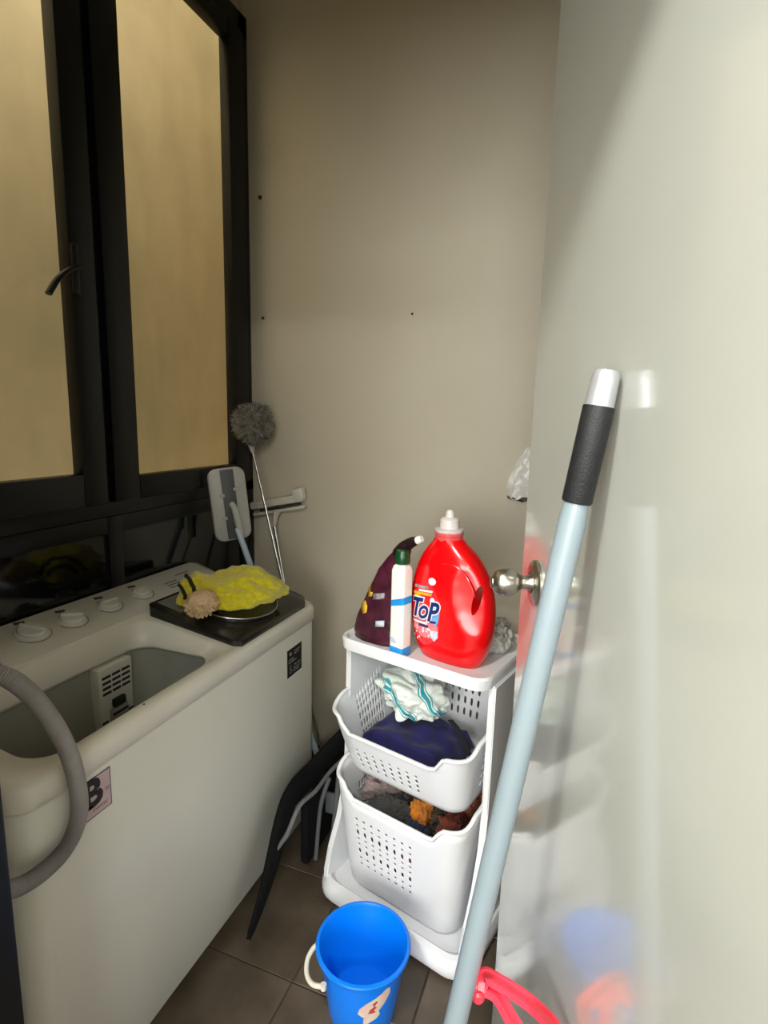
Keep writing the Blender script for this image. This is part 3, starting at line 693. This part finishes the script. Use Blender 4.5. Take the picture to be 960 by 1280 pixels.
# navy cloth : folded sheet with a few pleats
bm = bmesh.new(); G = 44
gv = [[None]*(G+1) for _ in range(G+1)]
for i in range(G+1):
    for j in range(G+1):
        s, t = i/G, j/G
        u_ = .052+.262*s; v_ = .022+.20*t
        v_ += .03*max(0, s-.7)
        z_ = .478+.030*math.sin(PI*s)**.8*(1-.35*t)+.012*noise.noise(Vector((s*5, t*4, 2)))+.006*abs(math.sin(9*(s+.55*t)))
        edge = min(s, t, 1-s, 1-t); z_ -= .045*max(0, 1-edge/.07)
        gv[i][j] = bm.verts.new((u_, v_, z_))
for i in range(G):
    for j in range(G): bm.faces.new((gv[i][j], gv[i+1][j], gv[i+1][j+1], gv[i][j+1]))
o = obj('navy_cloth', bm, 'navyc', angle=180); o.location = TM.translation; o.rotation_euler = (0, 0, TA); so = o.modifiers.new('s', 'SOLIDIFY'); so.thickness = .006
tag(o, 'folded dark navy cloth along the front of the upper basket', 'cloth')
o = obj('folded_cloth', lump((0, 0, 0), (.112, .085, .028), 12, .12, 1.5, 4), 'mauve_grey_cloth', angle=180); o.location = tl(.21, .135, .430); o.rotation_euler = (0, 0, TA)
tag(o, 'grey cloth at the bottom of the upper basket beneath the navy one', 'cloth')
st = thing('hanger_strap', 'black flat strap lying across the upper basket right of the towel', 'strap', tl(.32, .1, .5), (0, 0, TA))
obj('strap', T([tl(*q) for q in ((.275, .150, .545), (.305, .13, .545), (.345, .095, .535), (.378, .062, .528))], .008, 10, flat=.3), 'blackt', st, world=True)
# lower basket contents
LB = (.055, TW-.058, .0, .262, .062)
gl = 'clothes heaped in the lower basket'
ITEMS = (('shirt', 'pinkish grey garment at the left of the lower basket', 'mauve_grey_cloth', .105, .12, .315, (.065, .11, .075), 21),
          ('shirt', 'charcoal garment along the front left of the lower basket', 'charcoal_cloth', .155, .055, .27, (.085, .05, .055), 22),
          ('sock', 'black garment between the pinkish grey and mustard ones', 'black_cloth', .195, .14, .30, (.045, .09, .06), 23),
          ('scarf', 'mustard yellow patterned cloth in the middle of the lower basket', 'mustard_cloth', .245, .085, .295, (.032, .06, .062), 24),
          ('shirt', 'olive brown garment right of the mustard cloth', 'olive_cloth', .300, .11, .295, (.045, .075, .06), 25),
          ('shirt', 'rust brown garment near the right side of the lower basket', 'rust_cloth', .340, .085, .290, (.04, .07, .062), 26),
          ('scarf', 'orange cloth against the right wall of the lower basket', 'orange_cloth', .362, .15, .312, (.035, .085, .065), 27),
          ('sock', 'midnight blue garment at the front of the lower basket', 'midnight_cloth', .255, .035, .262, (.045, .025, .04), 28),
          ('towel', 'coral towel deep in the lower basket seen through the slots', 'coral_cloth', .26, .055, .175, (.10, .055, .05), 29),
          ('towel', 'dark folded towel filling the bottom of the lower basket', 'charcoal_cloth', .205, .13, .14, (.14, .11, .08), 30))
HEAP = [(Vector(a[3:6]), a[6]) for a in ITEMS]
for i, a in enumerate(ITEMS):
    laundry(a[0], a[1], 'laundry', a[2], a[3], a[4], a[5], a[6], a[7], .3, 2.0, sub=5, group=gl, box_=LB, heap=i)

# ---------------------------------------------------------------- on the tray : detergent bottle
BO = tl(.290, .101, .7505)
bt = thing('detergent_bottle', 'large red laundry detergent bottle with white cap on the trolley tray', 'bottle', BO, (0, 0, TA-.03))
# z, centre x, half width, half depth
prof = [(0, .006, .078, .040), (.004, .006, .086, .046), (.02, .005, .094, .050), (.05, .004, .104, .053), (.09, .003, .112, .055), (.13, .002, .114, .055), (.17, .0, .112, .054), (.205, -.002, .104, .051), (.235, -.005, .093, .047),
        (.262, -.008, .078, .043), (.284, -.011, .061, .038), (.298, -.014, .046, .035), (.306, -.016, .038, .034), (.310, -.017, .035, .034)]
def bprof(z):
    for a, b_ in zip(prof, prof[1:]):
        if a[0] <= z <= b_[0]:
            t = (z-a[0])/(b_[0]-a[0]); return [a[k]+(b_[k]-a[k])*t for k in (1, 2, 3)]
    return list(prof[-1][1:]) if z > prof[-1][0] else list(prof[0][1:])
# resample smoothly
zz = [i*.310/46 for i in range(47)]
sm = []
for z in zz:
    acc = [0, 0, 0]; wsum = 0
    for d in range(-4, 5):
        q = min(max(z+d*.0035, 0), .310); w_ = 1-abs(d)/5; p_ = bprof(q); wsum += w_
        for k in range(3): acc[k] += p_[k]*w_
    sm.append([a/wsum for a in acc])
def bsec(z):
    i = min(max(z/.310*46, 0), 45.999); k = int(i); t = i-k; return [sm[k][j]+(sm[k+1][j]-sm[k][j])*t for j in range(3)]
EXP = 2.7
def bsurf(x, z, off=.0):
    cx, a, d = bsec(z); q = min(abs(x-cx)/a, .98); return -(d)*(1-q**EXP)**(1/EXP)-off
NS = 64; bm = bmesh.new(); loops = []
for i, z in enumerate(zz):
    cx, a, d = sm[i]; e_ = EXP if z < .27 else 2+(EXP-2)*max(0, (.31-z)/.04); l = []
    for k in range(NS):
        t = 2*PI*k/NS; c_, s_ = math.cos(t), math.sin(t)
        l.append((cx+a*math.copysign(abs(c_)**(2/e_), c_), d*math.copysign(abs(s_)**(2/e_), s_), z))
    loops.append(l)
loft(bm, loops)
for v in bm.verts:   # grip relief on the right-hand side of the front face
    if v.co.y < 0 and v.co.x > -.01:
        dx, dz = v.co.x-.074, v.co.z-.170; ang_ = .25
        px_ = dx*math.cos(ang_)+dz*math.sin(ang_); pz = -dx*math.sin(ang_)+dz*math.cos(ang_)
        q = (px_/.042)**2+(pz/.085)**2
        v.co.y += .012*max(0, 1-q)
bottle = obj('bottle_body', bm, 'red', bt)
cut = bmesh.new()
l2 = []
for y in (-.12, .12):
    l2.append([])
    for k in range(24):
        t = 2*PI*k/24; x = .0095*math.cos(t); z = .037*math.sin(t); an = .16
        l2[-1].append((.084+x*math.cos(an)+z*math.sin(an), y, .176-x*math.sin(an)+z*math.cos(an)))
loft(cut, l2); bmesh.ops.recalc_face_normals(cut, faces=cut.faces)
cme = bpy.data.meshes.new('cut'); cut.to_mesh(cme); cut.free(); co = bpy.data.objects.new('cut', cme); C.objects.link(co)
mb = bottle.modifiers.new('b', 'BOOLEAN'); mb.operation = 'DIFFERENCE'; mb.object = co; mb.solver = 'EXACT'
bottle.parent = None
dg = bpy.context.evaluated_depsgraph_get(); nme = bpy.data.meshes.new_from_object(bottle.evaluated_get(dg))
bottle.modifiers.clear(); bottle.data = nme; bottle.parent = bt; bpy.data.objects.remove(co)
for p_ in nme.polygons: p_.use_smooth = True
nme.set_sharp_from_angle(angle=math.radians(40))
obj('neck_collar', lathe(bmesh.new(), [(.0345, .306), (.0345, .316), (.036, .318), (.036, .324), (.033, .326)], 40, (-.017, 0, 0)), 'redneck', bt)
obj('cap', lathe(bmesh.new(), [(.034, .325), (.036, .328), (.036, .333), (.0255, .335), (.0245, .338), (.0235, .356), (.019, .361), (.0115, .363), (.0095, .376), (.006, .380), (.0, .381)], 36, (-.017, 0, 0)), 'redcap', bt)
obj('handle_ridge', T(catmull([Vector((x, bsurf(x, z, -.001), z)) for x, z in ((-.012, .252), (.016, .256), (.046, .244), (.070, .216), (.084, .185))], 6), [.0015]+[.0042]*23+[.0015], 8, flat=.6), 'red', bt)
# label prints, each lying on the curved surface
def decal(shape, off, m, name, par=bt):
    bm = bmesh.new()
    vs = [bm.verts.new((x, 0, z)) for x, z in shape]; bm.faces.new(vs)
    bmesh.ops.triangulate(bm, faces=bm.faces)
    for _ in range(2): bmesh.ops.subdivide_edges(bm, edges=[e for e in bm.edges if e.calc_length() > .008], cuts=1); bmesh.ops.triangulate(bm, faces=bm.faces)
    for v in bm.verts: v.co.y = bsurf(v.co.x, v.co.z, off)
    return obj(name, bm, m, par)
def skew(x0, x1, z0, z1, sk=.10): return [(x0, z0+sk*x0), (x1, z0+sk*x1), (x1, z1+sk*x1), (x0, z1+sk*x0)]
def blob(cx, cz, rx, rz, n=24, j=0, seed=1):
    random.seed(seed); return [(cx+rx*math.cos(2*PI*k/n)*(1+j*random.uniform(-1, 1)), cz+rz*math.sin(2*PI*k/n)*(1+j*random.uniform(-1, 1))) for k in range(n)]
lab = decal(blob(-.048, .118, .047, .082, 36, .02), .0004, mat('label_red', hexc(222, 26, 36), .3, noise_=(26, hexc(232, 84, 92), .42, .75)), 'label')
lab['label'] = 'printed front label'
decal(blob(-.044, .085, .040, .030, 30, .08, 4), .0007, 'pinkprint', 'label_glow', lab)
decal(skew(-.086, -.040, .188, .195), .0009, 'greyprint', 'text_band', lab); decal(skew(-.070, -.026, .180, .185), .0011, 'whiteprint', 'text_band', lab)
decal(skew(-.088, -.028, .171, .178), .0010, 'yellowprint', 'text_band', lab)
decal(blob(-.030, .205, .011, .009), .0010, 'whiteprint', 'round_badge', lab)
decal(blob(-.072, .158, .013, .006), .0010, 'yellowprint', 'flower', lab); decal(blob(-.025, .157, .007, .008), .0010, 'whiteprint', 'flower', lab)
decal(blob(-.014, .122, .010, .026), .0010, 'blueprint', 'blue_swoosh', lab)
def btext(s_, size, x, z, m, off, name, shear=0, offset=0, par=None, sx=1, sk=.10, space=1):
    g = text_bm(s_, size, shear=shear, offset=offset, space=space)
    bmesh.ops.triangulate(g, faces=g.faces)
    for _ in range(3): bmesh.ops.subdivide_edges(g, edges=[e for e in g.edges if e.calc_length() > .007], cuts=1); bmesh.ops.triangulate(g, faces=g.faces)
    for v in g.verts:
        X, Z = v.co.x*sx+x, v.co.y+z+v.co.x*sk; v.co = Vector((X, bsurf(X, Z, off), Z))
    return obj(name, g, m, par, smooth=False)
for ch, sz, x, z in (('T', .068, -.079, .127), ('o', .050, -.054, .120), ('P', .068, -.025, .126)):
    c2 = 'O' if ch == 'o' else ch; sz2 = .046 if ch == 'o' else sz
    btext(c2, sz2, x, z, 'whiteprint', .0012, 'letter_outline', .25, .0052, lab, .82)
for ch, sz, x, z in (('T', .068, -.079, .127), ('o', .050, -.054, .120), ('P', .068, -.025, .126)):
    c2 = 'O' if ch == 'o' else ch; sz2 = .046 if ch == 'o' else sz
    btext(c2, sz2, x, z, 'navy', .0018, 'letter', .25, .0022, lab, .82)
decal(skew(-.030, -.012, .102, .108), .0014, 'navy', 'text_band', lab)
decal(skew(-.086, -.038, .094, .100, .05), .0010, 'whiteprint', 'text_band', lab); btext('BRILLIANT', .0085, -.062, .0985, 'navy', .0016, 'small_print', .1, 0, lab, 1, .05)
decal(skew(-.066, -.034, .086, .093, .05), .0012, 'navy', 'text_band', lab)
decal([(-.028, .080), (-.006, .082), (-.005, .066), (-.016, .053), (-.028, .064)], .0011, 'palelab', 'shield_badge', lab)
random.seed(5)
for i in range(16):
    decal(blob(random.uniform(-.085, -.030), random.uniform(.042, .082), random.uniform(.0015, .0035), random.uniform(.002, .004), 8, .1, i), .0012, 'whiteprint', 'white_petal', lab)

# white bottle with green cap
WO = tl(.182, .032, .7505)
wb = thing('cleaner_bottle', 'slim white square bottle with dark green cap and blue bands', 'bottle', WO, (0, 0, TA-.10))
bm = bmesh.new(); R4 = lambda d, z: z3(rrect(-.0212+d, .0212-d, -.019+d, .019-d, .006, 4), z)
loft(bm, [R4(.003, 0), R4(0, .003), R4(0, .225), R4(.003, .236), R4(.008, .242), R4(.010, .245)]); obj('bottle_body', bm, 'wbottle', wb)
obj('cap', lathe(bmesh.new(), [(.0185, .243), (.0195, .246), (.0190, .262), (.017, .270), (.0155, .276), (.0, .277)], 32), 'green', wb)
bm = bmesh.new(); loft(bm, [z3(rrect(-.0216, .0216, -.0193, .0193, .006, 4), .002), z3(rrect(-.0216, .0216, -.0193, .0193, .006, 4), .026)], False, False); obj('blue_base_band', bm, 'cyan', wb)
bm = bmesh.new(); pts = rrect(-.0216, .0216, -.0193, .0193, .006, 4)
loft(bm, [[(x, y, .136+.26*x) for x, y in pts], [(x, y, .153+.34*x) for x, y in pts]], False, False); obj('blue_swirl', bm, 'cyan', wb)
obj('fine_print', B(-.017, .003, -.0197, -.0191, .036, .05), 'palelab', wb, smooth=False)

# maroon refill pouch with spout
PO = tl(.100, .080, .7505)
pc = thing('refill_pouch', 'dark maroon refill pouch with black spout leaning left of the white bottle', 'pouch', PO, (0, 0, TA))
edge_l = [(-.094, .0), (-.097, .02), (-.088, .06), (-.068, .105), (-.046, .15), (-.022, .20), (.008, .240), (.030, .262), (.050, .276)]
edge_r = [(.052, .0), (.056, .02), (.056, .06), (.057, .105), (.058, .15), (.060, .20), (.064, .225), (.070, .245), (.076, .262)]
bm = bmesh.new(); loops = []
def interp(lst, t):
    i = min(int(t*(len(lst)-1)), len(lst)-2); f = t*(len(lst)-1)-i; return Vector((lst[i][0]+(lst[i+1][0]-lst[i][0])*f, 0, lst[i][1]+(lst[i+1][1]-lst[i][1])*f))
for k in range(41):
    t = k/40; a, b_ = interp(edge_l, t), interp(edge_r, t); dp = .030*(1-t)**.7+.006; l = []
    for j in range(40):
        th = 2*PI*j/40; c_, s_ = math.cos(th), math.sin(th); p_ = (a+b_)/2+(b_-a)/2*c_
        wr = .0032*noise.noise(Vector((p_.x*25, s_*.6, p_.z*150)))*(1.5 if t < .35 else .5)+.004*noise.noise(Vector((p_.x*30, s_, p_.z*25+4)))
        l.append((p_.x, (dp*abs(s_)**.8*math.copysign(1, s_))*(1 if abs(s_) > .01 else 0)+math.copysign(wr, s_), p_.z+(.0 if t else 0)))
    loops.append(l)
loft(bm, loops); obj('pouch_body', bm, 'pouch', pc, angle=60)
obj('spout', T(catmull([(.045, -.004, .250), (.060, -.006, .272), (.080, -.008, .288), (.100, -.010, .297)], 5), [.022, .022, .021, .020, .019, .018, .017, .016, .015, .0145, .014, .0135, .013, .012, .0115, .011][:16], 14), 'blackfilm', pc)
obj('spout_cap', T([(.098, -.010, .296), (.108, -.011, .301), (.114, -.011, .304)], [.0105, .0105, .008], 14), 'wbottle', pc)
def pdec(shape, m, name, off=.0012):
    bm = bmesh.new(); vs = []
    for x, z in shape:
        t = min(max(z/.27, 0), 1); a, b_ = interp(edge_l, t), interp(edge_r, t); c_ = min(max((x-(a.x+b_.x)/2)/max((b_.x-a.x)/2, .01), -.95), .95)
        vs.append(bm.verts.new((x, -(.030*(1-t)**.7+.006)*math.sqrt(1-c_*c_)**.8-off-.003, z)))
    bm.faces.new(vs); o = obj(name, bm, m, pc); s_ = o.modifiers.new('s', 'SOLIDIFY'); s_.thickness = .001; return o
pdec([(-.066, .102), (-.052, .110), (-.040, .098), (-.040, .080), (-.054, .074), (-.066, .086)], 'yellowprint', 'lemon_print')
pdec([(-.048, .146), (-.036, .158), (-.026, .146), (-.028, .128), (-.042, .122)], 'yellowprint', 'lemon_print')
pdec([(-.022, .120), (.016, .130), (.016, .146), (-.022, .136)], 'greyprint', 'label_band')
pdec([(-.006, .050), (.020, .055), (.020, .072), (-.006, .066)], 'palelab', 'label_band')
# crumpled clear bag behind the red bottle
bm = lump((0, 0, 0), (.036, .042, .056), 41, .24, 1.5, 5, fine=.10)
for v in bm.verts: v.co.z = max(v.co.z, -.036)
cb = obj('plastic_bag', bm, 'bag', angle=180); cb.location = tl(.375, .215, .7875)
cb.rotation_euler = (0, 0, TA)
tag(cb, 'crumpled clear plastic bag behind the red bottle on the tray', 'plastic bag')
# white bag hanging at the back wall beside the door edge
t = thing('hanging_bag', 'white plastic bag hanging on the back wall beside the door edge', 'plastic bag', (-.20, 1.89, 1.28))
bm = bmesh.new(); loops = []
for k in range(15):
    f = k/14; z = 1.27-.17*f; wd = .012+.055*math.sin(min(f*1.15, 1)*PI/2)
    loops.append([(-.195+wd*math.cos(2*PI*j/28)*(1+.08*math.sin(j*3+k*.4)), 1.865+.018*math.sin(2*PI*j/28)*(.4+f)*(1+.3*math.sin(j*2.3+k)), z+.008*math.sin(j*1.3)*f) for j in range(28)])
loft(bm, loops); obj('bag_body', bm, 'wbottle', t, world=True)
obj('hook', T([(-.195, 1.889, 1.285), (-.195, 1.875, 1.280), (-.195, 1.868, 1.270), (-.195, 1.874, 1.262)], .003, 8), 'steel', t, world=True)
obj('drawstring', T(catmull([(-.25, 1.853, 1.105), (-.235, 1.847, 1.098), (-.205, 1.844, 1.09)], 5), .0025, 6), 'rubber', t, world=True)

# ---------------------------------------------------------------- bucket
BX, BY, BH = -.402, 1.004, .174
bk = thing('bucket', 'bright blue plastic bucket with cream handle on the floor', 'bucket', (BX, BY, 0))
obj('bucket_body', lathe(bmesh.new(), [(.0, .022), (.070, .022), (.073, 0), (.0755, 0), (.0785, .012), (.0990, BH-.010), (.1065, BH-.009), (.1085, BH-.003), (.1070, BH), (.1005, BH+.001), (.0975, BH-.005), (.0765, .034), (.072, .027), (.0, .027)], 64, (BX, BY, 0)), 'bucket', bk, world=True)
a_ = math.radians(212); da = Vector((math.cos(a_), math.sin(a_), 0)); db = Vector((-da.y, da.x, 0)); c0 = Vector((BX, BY, BH-.02))
hb = [c0+da*.100+db*(-.028), c0+da*.112+db*(-.024)+Vector((0, 0, -.004)), c0+da*.126+db*(-.006)+Vector((0, 0, -.012)), c0+da*.129+db*.022+Vector((0, 0, -.018)), c0+da*.118+db*.046+Vector((0, 0, -.018)), c0+da*.096+db*.060+Vector((0, 0, -.012))]
obj('handle', T(catmull(hb, 6), .0055, 12), 'cream', bk, world=True, label='cream plastic carrying handle')
for q in (hb[0], hb[-1]): obj('handle_lug', lathe(bmesh.new(), [(.0065, -.006), (.0065, .006)], 14, q-Vector((0, 0, 0))), 'cream', bk, world=True)
def bwall(a, z, off=.0006):
    z = .05+(z-.074)*.98; r = .0785+(.0990-.0785)*(z-.012)/(BH-.022)+off; return Vector((BX+r*math.cos(a), BY+r*math.sin(a), z))
def bdec(shape, m, name, off, par=bk):
    bm = bmesh.new(); vs = [bm.verts.new((x, 0, z)) for x, z in shape]; bm.faces.new(vs); bmesh.ops.triangulate(bm, faces=bm.faces)
    for _ in range(2): bmesh.ops.subdivide_edges(bm, edges=[e for e in bm.edges if e.calc_length() > .008], cuts=1); bmesh.ops.triangulate(bm, faces=bm.faces)
    for v in bm.verts: v.co = bwall(math.radians(-52)+v.co.x/.088, v.co.z, off)
    return obj(name, bm, m, par, world=True)
sk = bdec([(-.034, .112), (-.030, .128), (-.018, .142), (-.004, .150), (.010, .158), (.026, .170), (.034, .168), (.036, .150), (.026, .130), (.012, .112), (.016, .100), (.008, .090), (-.006, .084), (-.020, .074), (-.022, .080), (-.012, .092), (-.012, .100), (-.024, .102)], 'sticker', 'worn_sticker', .0007)
sk['label'] = 'worn pale pink sticker'
for s_ in ([(-.010, .122), (.002, .132), (.006, .126), (-.004, .116)], [(.0, .132), (.008, .142), (.004, .146), (-.004, .138)], [(-.012, .112), (.004, .112), (.002, .118), (-.010, .118)]):
    bdec(s_, 'stickred', 'red_print', .0013, sk)

# ---------------------------------------------------------------- long pole leaning on the door
tp = cw(.2425, .60, 1.405)
import_pts = (Vector((.006, .695, 1.404)), Vector((-.12, .70, .447)))
top_ = cw(.2420, .628, 1.408); low_ = cw(.122, .665, .5)
dv = (low_-top_).normalized(); foot = top_+dv*((.0-top_.z)/dv.z)
pl = thing('long_pole', 'pale blue grey pole with black grip leaning on the white door', 'pole', foot)
def seg(name, s0, s1, r, m, extra=None):
    a, b_ = top_+dv*s0, top_+dv*s1; R_ = [r*.86, r, r, r*.93] if extra is None else extra
    n_ = len(R_); P_ = [a.lerp(b_, f) for f in ((0, .02, .98, 1) if n_ == 4 else [i/(n_-1) for i in range(n_)])]
    return obj(name, T(P_, R_, 32), m, pl, world=True)
seg('end_cap', .0, .040, .0158, 'capm', [.0125, .0148, .0152, .0153, .0155, .0157, .0159, .0160])
seg('grip', .038, .150, .0172, 'grip'); ln = (foot-top_).length
seg('shaft', .146, ln-.02, .0158, 'pole')
seg('floor_tip', ln-.03, ln-.004, .0168, 'grip')

# ---------------------------------------------------------------- pink dustpan low by the door
dp = thing('dustpan', 'coral pink plastic upright dustpan with looped handle beside the open white door', 'dustpan', cw(.17, .62, 0))
def pa(a, b, z): return cw(a, b, z)
def px_prof(pts, wd, ht, name):
    P_ = catmull(pts, 8); bm = bmesh.new(); loops = []
    for i, p_ in enumerate(P_):
        t = (P_[min(i+1, len(P_)-1)]-P_[max(i-1, 0)]).normalized(); up = Vector((0, 0, 1)); sd = t.cross(up).normalized(); up = sd.cross(t).normalized()
        f = 1
        sec = [(-wd, -ht), (-wd, ht), (-wd*.62, ht), (-wd*.5, ht*.25), (wd*.5, ht*.25), (wd*.62, ht), (wd, ht), (wd, -ht), (wd*.7, -ht*1.2), (-wd*.7, -ht*1.2)]
        loops.append([p_+sd*x+up*y for x, y in sec])
    loft(bm, loops); return obj(name, bm, 'pink', dp, world=True, angle=40)
apex = Vector((-.086, .690, .556))
px_prof([apex+Vector((-.004, -.006, -.018)), apex+Vector((-.002, .004, .0)), Vector((-.066, .694, .554)), Vector((-.046, .692, .551)), Vector((-.016, .684, .548)), Vector((.014, .642, .572)), Vector((.03, .60, .56)), Vector((.045, .565, .50)), Vector((.05, .56, .22))], .0095, .005, 'handle_arm')
px_prof([apex+Vector((.002, -.002, -.014)), Vector((-.067, .688, .538)), Vector((-.046, .672, .530)), Vector((-.026, .655, .524)), Vector((-.004, .62, .51)), Vector((.012, .59, .46)), Vector((.02, .57, .22))], .0080, .006, 'handle_arm')
obj('handle_boss', lathe(bmesh.new(), [(.008, -.010), (.010, -.006), (.010, .004), (.007, .008)], 18, apex+Vector((-.008, -.004, -.024))), 'pink', dp, world=True)
bm = bmesh.new(); o_ = cw(.15, .56, 0); q_ = []
for z, wd, dd in ((.004, .09, .0), (.02, .10, .0), (.10, .095, .01), (.20, .075, .02), (.23, .05, .022)):
    q_.append([cw(.155+x*.75, .555+y+dd, z) for x, y in ((-wd*.9, -.015), (-wd*.9, .03), (wd*.9, .03), (wd*.9, -.015), (wd*.84, -.015), (wd*.84, .024), (-wd*.84, .024), (-wd*.84, -.015))])
loft(bm, q_); obj('pan', bm, 'pink', dp, world=True)
